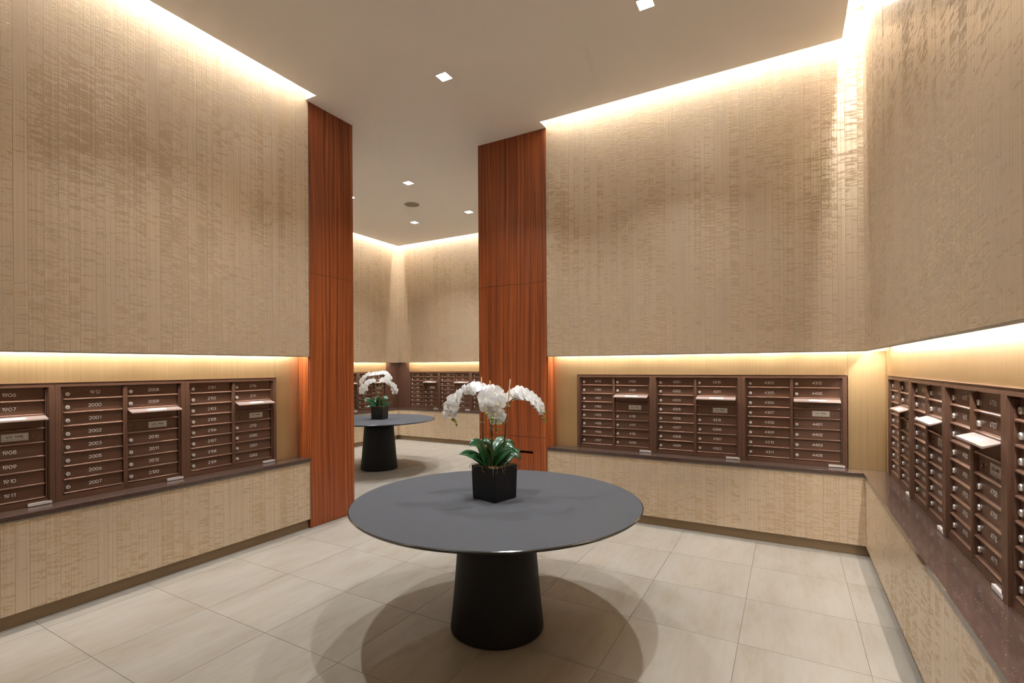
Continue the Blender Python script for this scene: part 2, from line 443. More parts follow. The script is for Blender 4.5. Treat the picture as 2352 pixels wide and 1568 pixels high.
brass_sheet(wl2, LL2, YB2 + BRASS, ZT, ZP + .051, 'dark_wood')

wl.lights(YR, YW - .03, YR, YW - .01)
wb.lights(XW + .01, XC - GAP + .01, XW + .01, XC + .1)
wr.lights(-YB + .0, -YR, -YB - .1, -YR)
wl2.lights(YE, YB2, YE, YB2 - .12)
wb2.lights(XL2 + GAP, XE, XL2 + .12, XE)

# timber columns beside the opening
wl.box('timber_panel', 'wood', YW + .002, YE, 0, BACK, 2.4905, ZC, .0012)
wl.box('timber_panel', 'wood', YW + .002, YE, 0, BACK, 0.003, 2.4875, .0012)
wl.box('column_core', 'hole', YW + .006, YE - .004, .004, BACK - .002, 0.0, ZC - .002)
wl.box('timber_return', 'wood', YW - .006, YW + .001, .012, .156, ZT + .0008, ZP)
wb.box('timber_panel', 'wood', XE, XW - .002, 0, BACK, 2.4905, ZC, .0012)
wb.box('timber_panel', 'wood', XE, XW - .002, 0, BACK, .7805, 2.4875, .0012)
wb.box('timber_panel', 'wood', -2.4640, XW - .002, 0, BACK, .003, .7775, .0012)
wb.box('timber_panel', 'wood', XE, -2.9900, 0, BACK, .003, .7775, .0012)
wb.box('drop_door', 'wood', -2.9870, -2.4670, 0, .10, .6220, .7775, .0012)
wb.box('drop_door', 'wood', -2.9870, -2.4670, 0, .10, .003, .5940, .0012)
wb.box('column_core', 'hole', XE + .004, XW - .006, .12, BACK - .002, 0, ZC - .002)
wb.box('timber_return', 'wood', XW - .001, XW + .010, .012, .156, ZT + .0008, ZP)

# the plain walls out of view
def plain_wall(name, x0, x1, y0, y1): return tag(MB().box(x0, x1, y0, y1, 0, ZV).obj(name, 'plaster'), kind='structure')
plain_wall('wall_rear', XL - .5, XC + .5, YR - .15, YR)
plain_wall('wall_far_front', XL2 - .5, XL - BACK - .001, YE - .2, YE)
plain_wall('wall_far_right', XE, XE + .2, YB + BACK + .125, YB2 + .4)

# ------------------------------------------------------------------ stone ledges
def ledge(name, pieces, label, trims):
    root = empty(name, (pieces[0][0], pieces[0][2], ZT - .03)); tag(root, label, 'ledge', 'stone ledges below the mailboxes')
    off = Vector(root.location)
    for x0, x1, y0, y1 in pieces:
        MB().box(x0 - off.x, x1 - off.x, y0 - off.y, y1 - off.y, 0, .03).obj('stone_slab', 'stone', root, bevel=.0015)
    for x0, x1, y0, y1 in trims:
        MB().box(x0 - off.x, x1 - off.x, y0 - off.y, y1 - off.y, -.010, -.0005).obj('metal_trim', 'trim', root)
OV = .015
ledge('stone_ledge', [(XL - .21, XL + OV, YR, YW - .0005)], 'dark brown stone ledge along the left wallpapered wall, ending at the timber column', [(XL - .1, XL + .004, YR, YW - .001)])
ledge('stone_ledge', [(XW + .0005, XC - OV - .0003, YB - OV, YB + .21), (XC - OV, XC + .21, 2.8365, YB + .21), (XC - OV, XC + .21, YR, 2.8358)],
      'brown stone ledge turning the corner under the right-hand mailboxes, with a seam across it', [(XW + .001, XC, YB - .004, YB + .1), (XC - .004, XC + .1, YR, YB - .004)])
ledge('stone_ledge', [(XL2 - .21, XL2 + OV, YE, YB2 - OV - .0003), (XL2 - .21, XE, YB2 - OV, YB2 + .21)],
      'brown stone ledge in the far room beyond the opening', [(XL2 - .1, XL2 + .004, YE, YB2), (XL2, XE, YB2 - .004, YB2 + .1)])

# ------------------------------------------------------------------ lettering, drawn as strokes
def arc(cx_, cy_, rx_, ry_, a0, a1, n=10):
    return [(cx_ + rx_ * math.cos(math.radians(a0 + (a1 - a0) * i / n)), cy_ + ry_ * math.sin(math.radians(a0 + (a1 - a0) * i / n))) for i in range(n + 1)]
GL = {
    '0': [arc(.36, .5, .36, .5, 0, 360, 18)],
    '1': [[(.14, .84), (.40, 1), (.40, 0)]],
    '2': [arc(.35, .68, .33, .32, 165, -35, 9) + [(.02, 0), (.72, 0)]],
    '3': [arc(.34, .75, .31, .25, 150, -90, 9) + arc(.34, .26, .35, .26, 90, -150, 9)[1:]],
    '4': [[(.54, 0), (.54, 1), (.0, .30), (.74, .30)]],
    '5': [[(.64, 1), (.14, 1), (.08, .56)] + arc(.34, .33, .35, .33, 130, -150, 11)],
    '6': [arc(.36, .32, .34, .32, 0, 360, 14), [(.55, 1), (.28, .78), (.06, .45)]],
    '7': [[(.02, 1), (.70, 1), (.24, 0)]],
    '8': [arc(.36, .76, .29, .24, 0, 360, 14), arc(.36, .26, .35, .26, 0, 360, 14)],
    '9': [arc(.36, .68, .34, .32, 0, 360, 14), [(.66, .55), (.44, .22), (.17, 0)]],
    'U': [[(.05, 1), (.05, .35)] + arc(.36, .33, .31, .33, 180, 360, 8) + [(.67, 1)]],
    'S': [arc(.35, .75, .29, .25, 30, 270, 9) + arc(.35, .25, .31, .25, 90, -150, 9)[1:]],
    'M': [[(.0, 0), (.06, 1), (.42, .2), (.78, 1), (.84, 0)]],
    'A': [[(.0, 0), (.36, 1), (.72, 0)], [(.14, .33), (.58, .33)]],
    'I': [[(.10, 0), (.10, 1)]], 'L': [[(.06, 1), (.06, 0), (.58, 0)]], '.': [[(.04, .0), (.04, .13)]],
}
ADV = {'1': .62, 'I': .36, '.': .30, 'M': 1.08, 'L': .72, ' ': .45, 'A': .86}
def strokes(text, h, half, sx=1.0, depth=.0006):
    """a flat ribbon mesh of the text, centred, in the local x-z plane, standing out along -y"""
    wd = sum(ADV.get(c, .95) for c in text) - .2
    m = MB(); x = -wd / 2
    for ch in text:
        for pl in GL.get(ch, []):
            P = [Vector(((x + px) * h * sx, (py - .5) * h)) for px, py in pl]
            n = len(P); L = []; R = []
            closed = (P[0] - P[-1]).length < 1e-6
            for i in range(n):
                a = P[i - 1] if i else (P[-2] if closed else None); b = P[i + 1] if i < n - 1 else (P[1] if closed else None)
                d1 = (P[i] - a).normalized() if a is not None else None; d2 = (b - P[i]).normalized() if b is not None else None
                d = ((d1 or d2) + (d2 or d1)).normalized(); nn = Vector((-d.y, d.x))
                k = half / max(.45, nn.dot(Vector((-(d1 or d2).y, (d1 or d2).x))))
                L.append(P[i] + nn * k); R.append(P[i] - nn * k)
            vs_ = [(p.x, -depth, p.y) for p in L] + [(p.x, -depth, p.y) for p in R]
            m.add(vs_, [(i, n + i, n + i + 1, i + 1) for i in range(n - 1)])
        x += ADV.get(ch, .95)
    return m

# ------------------------------------------------------------------ mailbox units
# local axes: x right, y into the wall (0 = frame front), z up from the ledge top
ROW0, ROWP = .725 - ZT, .08983
DL, DR = (.049, .388), (.418, .763)
HB = ZTOP - ZT
def lip_profile(h):                      # door leaf: flat face set back, with a turned-out lip along its foot
    return [(.030, h - .003), (.030, .012), (.015, .0075), (.015, .0005), (.042, .0005), (.042, h - .003)]
def door_mesh(wd): 
    me = MB().prism(lip_profile(ROWP), 0, wd).mesh('door', 'box'); fix_normals(me); return me
def lip_mesh(wd):
    me = MB().prism([(.0135, .0065), (.0135, .0012), (.016, .0004), (.028, .0004), (.028, .0108), (.0155, .0085)], .002, wd - .002).mesh('door_lip', 'box_lip'); fix_normals(me); return me
def lock_mesh():
    m = MB(); m.lathe([(.0135, 0), (.0135, .007), (.0115, .0105), (.0085, .0110)], 20)
    for i, (a, b, c) in enumerate(m.v): m.v[i] = (a, -c, b)
    m.box(-.0015, .0015, -.0116, -.0105, -.0055, .0055, 1)
    me = m.mesh('lock', ['chrome', 'keyway']); fix_normals(me); return me
DOOR_L, DOOR_R = door_mesh(DL[1] - DL[0]), door_mesh(DR[1] - DR[0])
LIP_L, LIP_R = lip_mesh(DL[1] - DL[0]), lip_mesh(DR[1] - DR[0])
LOCK = lock_mesh()
def frame_mesh():
    m = MB()
    m.box(.0006, .030, 0, .05, 0, HB); m.box(PIT - .030, PIT - .0006, 0, .05, 0, HB)                 # stiles
    m.box(.030, PIT - .030, 0, .05, HB - .0277, HB); m.box(.030, PIT - .030, .012, .05, 0, ROW0 - .004)      # head and foot rail
    m.box(.030, .036, .010, .05, ROW0 - .004, HB - .0277); m.box(PIT - .036, PIT - .030, .010, .05, ROW0 - .004, HB - .0277)   # stepped inner frame
    m.box(.039, .045, .014, .05, ROW0 - .004, HB - .040); m.box(PIT - .045, PIT - .039, .014, .05, ROW0 - .004, HB - .040)
    return m.mesh('frame', 'box')
def frame_cap(): return MB().box(0, PIT, -.0035, .013, HB - .0005, HB + .0025).mesh('top_trim', 'box_lip')
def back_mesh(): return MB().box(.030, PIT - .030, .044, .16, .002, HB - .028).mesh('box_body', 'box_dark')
def post_mesh():
    m = MB(); z1 = HB - .036; x0, x1 = DL[1] + .002, DR[0] - .002
    prof = [(x0, .040), (x0, .012), (x0 + .006, .006), (x1 - .006, .006), (x1, .012), (x1, .040)]
    n = len(prof); vs_ = [(a, b, .030) for a, b in prof] + [(a, b, z1) for a, b in prof]
    m.add(vs_, [(i, (i + 1) % n, n + (i + 1) % n, n + i) for i in range(n)] + [tuple(range(n))[::-1], tuple(range(n, 2 * n))])
    me = m.mesh('centre_post', 'box'); fix_normals(me); return me
def flap_mesh():
    wd = DR[1] - DR[0]; t = math.radians(17); L = .062
    y1, z1 = .012 - L * math.cos(t), -L * math.sin(t)
    me = MB().prism([(.024, .002), (.012, .002), (y1, z1 + .002), (y1 - .001, z1 - .006), (y1 + .003, z1 - .006), (.012, -.002), (.024, -.002)], 0, wd).mesh('mail_slot_flap', 'flap'); fix_normals(me); return me
def flap_label():
    wd = DR[1] - DR[0]; t = math.radians(17); c, s = math.cos(t), math.sin(t)
    y0, y1 = .012 - .020 * c, .012 - .050 * c; z0, z1 = -.020 * s + .0026, -.050 * s + .0026
    return MB().add([(wd * .34, y1, z1), (wd * .70, y1, z1), (wd * .70, y0, z0), (wd * .34, y0, z0)], [(0, 1, 2, 3)]).mesh('slot_label', 'paper')
def plate_mesh():
    m = MB().box(-.064, .064, -.0015, 0, -.0235, .0235)
    for a, b, c, d in ((-.060, .060, .0195, .0203), (-.060, .060, -.0203, -.0195), (-.060, -.0592, -.0195, .0195), (.0592, .060, -.0195, .0195), (-.050, .050, -.0125, -.0118), (-.050, .044, -.0160, -.0154)):
        m.box(a, b, -.0018, -.0014, c, d, 1)
    return m.mesh('name_plate', ['plate', 'ink'])
def service_mesh():                       # four rivets, a keyhole and a screw
    m = MB()
    for px, pz, r in ((.022, .058, .0035), (.022, .030, .0035), (.092, .058, .0035), (.092, .030, .0035), (.290, .050, .004)):
        m.lathe([(r, 0), (r * .8, .002), (r * .2, .0026)], 10, 0, (px, pz, 0))
    m.lathe([(.010, 0), (.009, .004), (.006, .0045)], 14, 1, (.055, .044, 0)); m.lathe([(.0055, .0045), (.004, .0065)], 10, 0, (.055, .044, 0))
    for i, (a, b, c) in enumerate(m.v): m.v[i] = (a, .030 - c, b)
    me = m.mesh('service_lock', ['kick', 'box_dark']); fix_normals(me); return me
def sticker_mesh():
    m = MB().box(PIT - .135, PIT - .0185, -.0008, .013, .004, .0215)
    rr = random.Random(3)
    for k in range(3):
        x = PIT - .130
        while x < PIT - .03:
            q = rr.uniform(.004, .013); m.box(x, x + q, -.0011, -.0008, .0062 + k * .005, .0085 + k * .005, 1); x += q + rr.uniform(.002, .007)
    return m.mesh('paper_sticker', ['sticker', 'sticker_ink'])
FR, CAP, BK, POST, FLAP, FLAB, PLATE, SERV, STICK = frame_mesh(), frame_cap(), back_mesh(), post_mesh(), flap_mesh(), flap_label(), plate_mesh(), service_mesh(), sticker_mesh()
USMAIL = strokes('U.S. MAIL', .0125, .00135, 1.12).mesh('lettering', 'ink')
LABEL_NUMS = {}
def mailbox_unit(wall, a, left, right, label):
    t = empty('mailbox_unit', wall.world(a, FRAME, ZT), wall.rotz)
    tag(t, label, 'mailboxes', 'banks of apartment mailboxes')
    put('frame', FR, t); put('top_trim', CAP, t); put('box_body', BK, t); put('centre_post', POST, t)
    put('paper_sticker', STICK, t)
    def door(x0, row, num, lm, dm):
        z = ROW0 + (7 - row) * ROWP
        d = put('door', dm, t, loc=(x0, 0, z))
        put('door_lip', lm, d)
        put('lock', LOCK, d, loc=(.024, .030, .040))
        if num: put('number', strokes(str(num), .0205, .0015).mesh('number', 'engrave'), d, loc=(.178, .0297, .0475))
    for i in range(8): door(DL[0], i, left[i] if left else None, LIP_L, DOOR_L)
    for i, row in enumerate((0, 1, 4, 5, 6, 7)): door(DR[0], row, right[i] if right else None, LIP_R, DOOR_R)
    z = ROW0 + 5 * ROWP
    p = put('mail_slot', DOOR_R, t, loc=(DR[0], 0, z)); put('door_lip', LIP_R, p)
    fl = put('mail_slot_flap', FLAP, p, loc=(0, 0, ROWP - .003)); fl['label'] = 'brown metal flap of the outgoing mail slot, tilted open, LED light painted into its pale colour'
    lb = put('slot_label', FLAB, p, loc=(0, 0, ROWP - .003))
    z = ROW0 + 4 * ROWP
    p = put('service_panel', DOOR_R, t, loc=(DR[0], 0, z)); put('door_lip', LIP_R, p); put('service_lock', SERV, p)
    pl = put('name_plate', PLATE, p, loc=(.205, .0298, .050)); pl['label'] = 'small silver plate reading U.S. MAIL'
    put('lettering', USMAIL, p, loc=(.205, .0283, .054))
    return t
def seq(first, n):
    out = []; v = first
    while len(out) < n:
        out.append(v); v += 1
        if v % 100 == 4: v += 1
        if v % 100 == 13: v = (v // 100 + 1) * 100
    return out
def run(wall, a, first, labels):
    v = first
    for i, lab in enumerate(labels):
        if v is None: mailbox_unit(wall, a + i * PIT, None, None, lab); continue
        s = seq(v, 15); mailbox_unit(wall, a + i * PIT, s[:8], s[8:14], lab); v = s[14]
mailbox_unit(wl, U0L - PIT, None, [1906, 1907, 1908, 1909, 1910, 1911], 'brown mailbox unit numbered 1906 to 1911, cut by the left edge of the photo')
run(wl, U0L, 1912, ['brown mailbox unit on the left wall with doors 1912 to 2100', 'brown mailbox unit numbered 2101 to 2202, beside the left timber column'])
run(wb, U0B - PIT, 4012, ['brown mailbox unit numbered 4012 to 4200, nearest the right timber column', 'brown mailbox unit numbered 4201 to 4302, middle of the back wall',
                         'brown mailbox unit numbered 4303 to 4405, beside the room corner on the back wall'])
run(wr, U0C - PIT, 4406, ['brown mailbox unit on the right wall tucked into the corner, doors 4406 to 4507', 'second mailbox unit from the corner on the right wall, doors 4508 to 4609',
                         'right wall mailbox unit with the most legible numbers, up to 4711', 'nearest brown mailbox unit on the right, mostly beyond the photo edge'])
run(wb2, LB2, 3000, ['small distant mailbox unit in the far room, next to its dark corner panel', 'distant mailbox unit in the far room, behind the left orchid spray',
                     'distant mailbox unit in the far room, half hidden by the right timber column'])
run(wl2, LL2 - .005 - 2 * PIT, 2906, ['distant mailbox unit in the far room, cut off by the left timber column', 'distant mailbox unit in the far room, directly behind the far orchid'])

# ------------------------------------------------------------------ tables
RB, RT, HT = .279, .857, .762
def make_table():
    t = empty('round_table')
    MB().lathe([(RB - .012, 0), (RB, .008), (RB, .016), (.262, .18), (.244, .40), (.228, .60), (.216, HT - .026)], 96).obj('pedestal', 'table_base', t, True)
    MB().lathe([(RT - .030, HT - .022), (RT - .012, HT - .017), (RT, HT - .006), (RT, HT - .003), (RT - .0045, HT)], 160).obj('rim', 'table_edge', t, False)
    MB().lathe([(RT - .006, HT - .004), (RT - .006, HT + .0006)], 160).obj('tabletop', 'tabletop', t)
    return t
def copy_tree(o, parent=None):
    c = o.copy(); COL.objects.link(c); c.parent = parent
    for ch in list(o.children): copy_tree(ch, c)
    return c
T1, T2 = Vector((-1.538, 2.567, 0)), Vector((-5.544, 5.713, 0))
tb = make_table(); tb.location = T1
tb2 = copy_tree(tb); tb2.location = T2
tag(tb, 'large round charcoal table on a black cone pedestal in the near room', 'table', 'round pedestal tables')
tag(tb2, 'round charcoal pedestal table standing in the far room beyond the timber columns', 'table', 'round pedestal tables')

# ------------------------------------------------------------------ orchids
def petal(m, ang, L, W, cup, z0=0., curl=0., n=7, k=5, start=.06):
    """one petal, drawn out from the flower centre in the flower's x-y plane, facing +z"""
    ca, sa = math.cos(ang), math.sin(ang); vs_ = []
    for i in range(n):
        t = i / (n - 1); w_ = W * (math.sin(PI * min(1, .06 + .94 * t) ** .80) ** .62) if i < n - 1 else W * .12
        r = start * L + (1 - start) * L * t
        for j in range(k):
            s = (j / (k - 1) * 2 - 1)
            x, y = r - .10 * L * s * s * t, s * w_
            z = z0 + cup * math.sin(PI * t) * L - curl * t * t * L + .10 * abs(s) ** 1.5 * w_ + .06 * L * math.sin(5 * s + 4 * t) * t
            vs_.append((x * ca - y * sa, x * sa + y * ca, z))
    m.add(vs_, [(i * k + j, i * k + j + 1, (i + 1) * k + j + 1, (i + 1) * k + j) for i in range(n - 1) for j in range(k - 1)])
def flower_mesh(r=1.0):
    m = MB(); d = math.radians
    for a in (90, 213, 327): petal(m, d(a), r * .98, r * .42, .06, -.05 * r, .10)
    for a in (10, 170): petal(m, d(a), r * 1.02, r * .72, .05, .02 * r, .08)
    return m.mesh('flower', 'petal', True)
def lip_bloom(r=1.0):
    m = MB(); d = math.radians
    petal(m, d(270), r * .42, r * .13, .5, .06 * r, -.3, 5, 3); petal(m, d(230), r * .26, r * .10, .6, .08 * r, -.4, 5, 3); petal(m, d(310), r * .26, r * .10, .6, .08 * r, -.4, 5, 3)
    m.tube([(0, .05 * r, .04 * r), (0, .03 * r, .15 * r), (0, -.03 * r, .2 * r)], [.07 * r, .08 * r, .05 * r], 6)
    return m.mesh('lip', 'lip', True)
def bud_mesh():
    m = MB(); m.lathe([(.15, -1.), (.62, -.7), (.95, -.1), (.85, .4), (.45, .85), (.08, 1.05)], 10); return m.mesh('bud', 'bud', True)
FLOWER, LIPM, BUD = flower_mesh(), lip_bloom(.85), bud_mesh()

def bez(a, b, c, n):
    a, b, c = Vector(a), Vector(b), Vector(c)
    return [a * (1 - t) ** 2 + b * 2 * t * (1 - t) + c * t * t for t in [i / n for i in range(n + 1)]]
def spline(pts, n=6):
    P = [Vector(p) for p in pts]; P = [P[0] * 2 - P[1]] + P + [P[-1] * 2 - P[-2]]; out = []
    for i in range(1, len(P) - 2):
        for k in range(n):
            t = k / n; a, b, c, d = P[i - 1], P[i], P[i + 1], P[i + 2]
            out.append(.5 * ((2 * b) + (c - a) * t + (2 * a - 5 * b + 4 * c - d) * t * t + (3 * b - a - 3 * c + d) * t ** 3))
    return out + [P[-2]]
def leaf_obj(root, base, mid, tip, wd, fold=.25, n=12, k=5):
    C = bez(base, mid, tip, n); vs_ = []
    for i, p in enumerate(C):
        t = i / n; d = (C[min(i + 1, n)] - C[max(i - 1, 0)]).normalized()
        side = d.cross(Vector((0, 0, 1)))
        side = side.normalized() if side.length > .15 else Vector((1, 0, 0))
        nn = side.cross(d).normalized()
        nn = nn * .62 + Vector((0, -.75, 0)); nn = (nn - d * nn.dot(d)).normalized(); side = d.cross(nn).normalized()
        w_ = wd * (math.sin(PI * (.10 + .90 * t) ** .85)) ** .7 if i < n else wd * .03
        for j in range(k):
            s = j / (k - 1) * 2 - 1
            vs_.append(p + side * s * w_ + nn * (fold * w_ * abs(s) ** 1.3 + .0007))
    m = MB().add(vs_, [(i * k + j, i * k + j + 1, (i + 1) * k + j + 1, (i + 1) * k + j) for i in range(n) for j in range(k - 1)])
    o = m.obj('leaf', 'leaf', root, True)
    s_ = o.modifiers.new('thickness', 'SOLIDIFY'); s_.thickness = .0016; s_.offset = -1
    return o
def look(nrm, roll=0):
    z = Vector(nrm).normalized(); x = Vector((0, 0, 1)).cross(z)
    if x.length < .05: x = Vector((1, 0, 0))
    x.normalize(); y = z.cross(x)
    return Matrix((x, y, z)).transposed().to_4x4() @ Matrix.Rotation(roll, 4, 'Z')
def orchid(name, loc, rotz, label, pot_rot, flowers, buds, stems, stakes, knots, leaves, seed):
    """local axes: x right, y away from the viewer, z up from the table top"""
    rr = random.Random(seed)
    root = empty(name, loc, rotz); tag(root, label, 'orchid', 'potted white orchids')
    s0, s1, hp = .094, .099, .203
    pot = MB()
    rot = lambda x, y: (x * math.cos(pot_rot) - y * math.sin(pot_rot), x * math.sin(pot_rot) + y * math.cos(pot_rot))
    ring = lambda h, z: [(*rot(a * h, b * h), z) for a, b in ((-1, -1), (1, -1), (1, 1), (-1, 1))]
    vs_ = ring(s0 * .97, 0) + ring(s0, .004) + ring(s1, hp) + ring(s1 - .006, hp) + ring(s1 - .008, hp - .03)
    fs = [(3, 2, 1, 0)] + [(q * 4 + i, q * 4 + (i + 1) % 4, q * 4 + 4 + (i + 1) % 4, q * 4 + 4 + i) for q in range(4) for i in range(4)]
    pot.add(vs_, fs)
    po = pot.obj('pot', 'pot', root, bevel=.007, seg=3)
    so = MB().add(ring(s1 - .0075, hp - .020), [(0, 1, 2, 3)]).obj('bark', 'soil', root)
    mo = MB()
    for q in range(150):
        a, b = rr.uniform(-.085, .085), rr.uniform(-.085, .085); x, y = rot(a, b); z = hp - .018 + rr.uniform(0, .016); an = rr.uniform(0, 6.3); r = rr.uniform(.006, .014)
        mo.tube([(x + r * math.cos(an + t), y + r * math.sin(an + t), z + .006 * math.sin(t * 1.7 + q)) for t in (0, .9, 1.8, 2.7)], .0011, 4)
    tag(mo.obj('moss', 'moss', root), kind='stuff')
    for b, md, tp, wd in leaves: leaf_obj(root, b, md, tp, wd * 1.2)
    for p in stems: 
        S = spline(p); n = len(S); MB().tube(S, [.0042 - .0022 * i / n for i in range(n)], 7).obj('stem', 'stem', root, True)
    for p in stakes: MB().tube(p, .0040, 8).obj('stake', 'stake', root, True)
    for c in knots:
        m = MB()
        for q in range(16):
            an = rr.uniform(0, 6.3); tl = rr.uniform(-.6, .6); r = rr.uniform(.008, .017)
            m.tube([(c[0] + r * math.cos(an + t), c[1] + r * math.sin(an + t), c[2] + tl * r * math.cos(t) + rr.uniform(-.008, .008)) for t in (0, .8, 1.6, 2.4)], .0012, 4)
        m.obj('raffia_knot', 'moss', root)
    for (p, nrm, r) in flowers:
        f = put('flower', FLOWER, root)
        f.matrix_basis = Matrix.Translation(p) @ look(nrm, rr.uniform(-.25, .25)) @ Matrix.Scale(r, 4)
        put('lip', LIPM, f)
    for (p, r) in buds:
        b = put('bud', BUD, root); b.matrix_basis = Matrix.Translation(p) @ look((rr.uniform(-1, 1), rr.uniform(-1, 0), rr.uniform(-.9, .3))) @ Matrix.Scale(r, 4)
    for q in range(9):                                        # air roots over the rim
        a = rr.uniform(PI * .95, PI * 2.05); x, y = math.cos(a), math.sin(a); R0 = .115 / max(abs(math.cos(a - pot_rot)) , abs(math.sin(a - pot_rot))) * .86
        L = rr.uniform(.02, .055); j = rr.uniform(-.02, .02)
        MB().tube(spline([(x * .05, y * .05, hp - .008), (x * R0 * .93, y * R0 * .93, hp + .008), (x * (R0 + .018), y * (R0 + .018), hp - L * .3), (x * (R0 + .016) + j, y * (R0 + .016), hp - L)], 4), [.0016] * 12 + [.0008], 5).obj('air_root', 'root', root, True)
    return root

# near orchid
K1, PX1, PY1 = 380., 1136., 1143.
def q1(px, py, d=0.): return Vector(((px - PX1) / K1 * (1 + d / 2.99), d, (PY1 - py) / K1))
r1 = .053
fl = []
for px, py, d, nrm, r in (
    (1110, 891, .02, (.35, -.8, .5), .85), (1092, 887, .00, (-.1, -.75, .65), 1.), (1079, 894, -.03, (-.3, -.8, -.5), .95), (1062, 895, -.01, (-.93, -.25, .3), .9), (1053, 907, -.02, (-.85, -.5, .1), .95),
    (1043, 918, -.01, (.45, -.85, .1), .95), (1037, 932, -.03, (-.1, -1, -.1), 1.), (1033, 947, -.02, (-.25, -.85, -.45), .95),
    (1119, 910, -.08, (-.15, -1, .05), 1.12), (1139, 900, -.06, (.1, -.95, .25), 1.08), (1145, 921, -.10, (.12, -1, -.05), 1.12), (1122, 930, -.10, (-.1, -.9, -.4), 1.05), (1140, 944, -.09, (.05, -.95, -.3), 1.1),
    (1149, 955, -.07, (.3, -.9, -.3), .9), (1143, 962, -.08, (.1, -.8, -.6), .85), (1124, 889, -.02, (-.3, -.4, .85), .85), (1158, 912, -.04, (.6, -.7, .2), .75),
    (1181, 906, .02, (-.35, -.85, .35), 1.0), (1173, 911, .04, (-.6, -.5, -.3), .8), (1197, 898, .01, (.55, -.65, .5), .95), (1207, 905, -.01, (.5, -.8, .3), 1.), (1219, 910, .0, (.6, -.7, .4), 1.),
    (1230, 918, -.02, (.7, -.65, .35), .95), (1238, 926, .0, (.75, -.6, .25), .95), (1244, 935, -.02, (.8, -.6, .1), .88), (1247, 943, .0, (.85, -.5, -.1), .75)):
    fl.append((q1(px, py, d), nrm, r1 * r))
bd = [(q1(px, py, d), r) for px, py, d, r in ((1040, 961, -.02, .009), (1046, 964, -.02, .010), (1049, 971, -.02, .007), (1050, 975, -.02, .005), (1121, 944, -.14, .010), (1132, 956, -.1, .011), (1133, 964, -.1, .009), (1121, 958, -.1, .006),
     (1151, 967, -.12, .007), (1140, 981, -.08, .008), (1149, 981, -.08, .007), (1142, 989, -.08, .006), (1252, 947, -.01, .010), (1250, 960, 0, .010), (1254, 966, 0, .007), (1257, 970, 0, .005))]
st = [[q1(1112, 1070), q1(1110, 1000), q1(1108, 940, .01), q1(1107, 905, .02), q1(1098, 893, .02), q1(1080, 893, .01), q1(1058, 905, .01), q1(1044, 928, .0), q1(1040, 950), q1(1047, 966), q1(1050, 976)],
      [q1(1131, 1070, -.02), q1(1131, 1000, -.02), q1(1130, 940, -.02), q1(1132, 905, -.02), q1(1140, 897, -.05), q1(1147, 915, -.07), q1(1146, 945, -.08), q1(1141, 965, -.09), q1(1142, 988, -.09)],
      [q1(1152, 1070), q1(1160, 1000), q1(1166, 945), q1(1168, 930), q1(1176, 918), q1(1192, 913), q1(1215, 917), q1(1232, 930), q1(1243, 948), q1(1257, 971)]]
sk = [[q1(1110, 1075, .01), q1(1107, 864, .02)], [q1(1130, 1075, -.01), q1(1127, 872, -.0)], [q1(1154, 1075, .01), q1(1174, 869, .0)]]
kn = [q1(1109, 969), q1(1130, 983, -.02), q1(1130, 1008, -.02), q1(1167, 930), q1(1161, 967)]
lv = [(q1(1118, 1072), q1(1085, 1028, -.06), q1(1056, 1036, -.10), .026), (q1(1124, 1070, -.02), q1(1100, 1000, -.06), q1(1082, 1016, -.12), .040), (q1(1128, 1070, -.02), q1(1118, 1008, .0), q1(1095, 1018, -.01), .034),
      (q1(1120, 1072, -.02), q1(1100, 1038, -.10), q1(1078, 1038, -.16), .024), (q1(1134, 1070, -.02), q1(1152, 1035, -.04), q1(1180, 1029, -.06), .026), (q1(1140, 1072, -.01), q1(1170, 1010, -.03), q1(1198, 1050, -.08), .034),
      (q1(1138, 1070, .02), q1(1160, 1005, .05), q1(1182, 1026, .07), .034), (q1(1138, 1068, .03), q1(1140, 1010, .10), q1(1162, 1014, .16), .034), (q1(1128, 1068, .04), q1(1118, 1010, .10), q1(1100, 1022, .17), .034), (q1(1145, 1072, .02), q1(1175, 1040, .07), q1(1195, 1042, .13), .030)]
orchid('potted_orchid', (-1.561, 2.582, HT + .001), YAW, 'white orchid in a black square pot on the near table', math.radians(45 + 2), fl, bd, st, sk, kn, lv, 11)

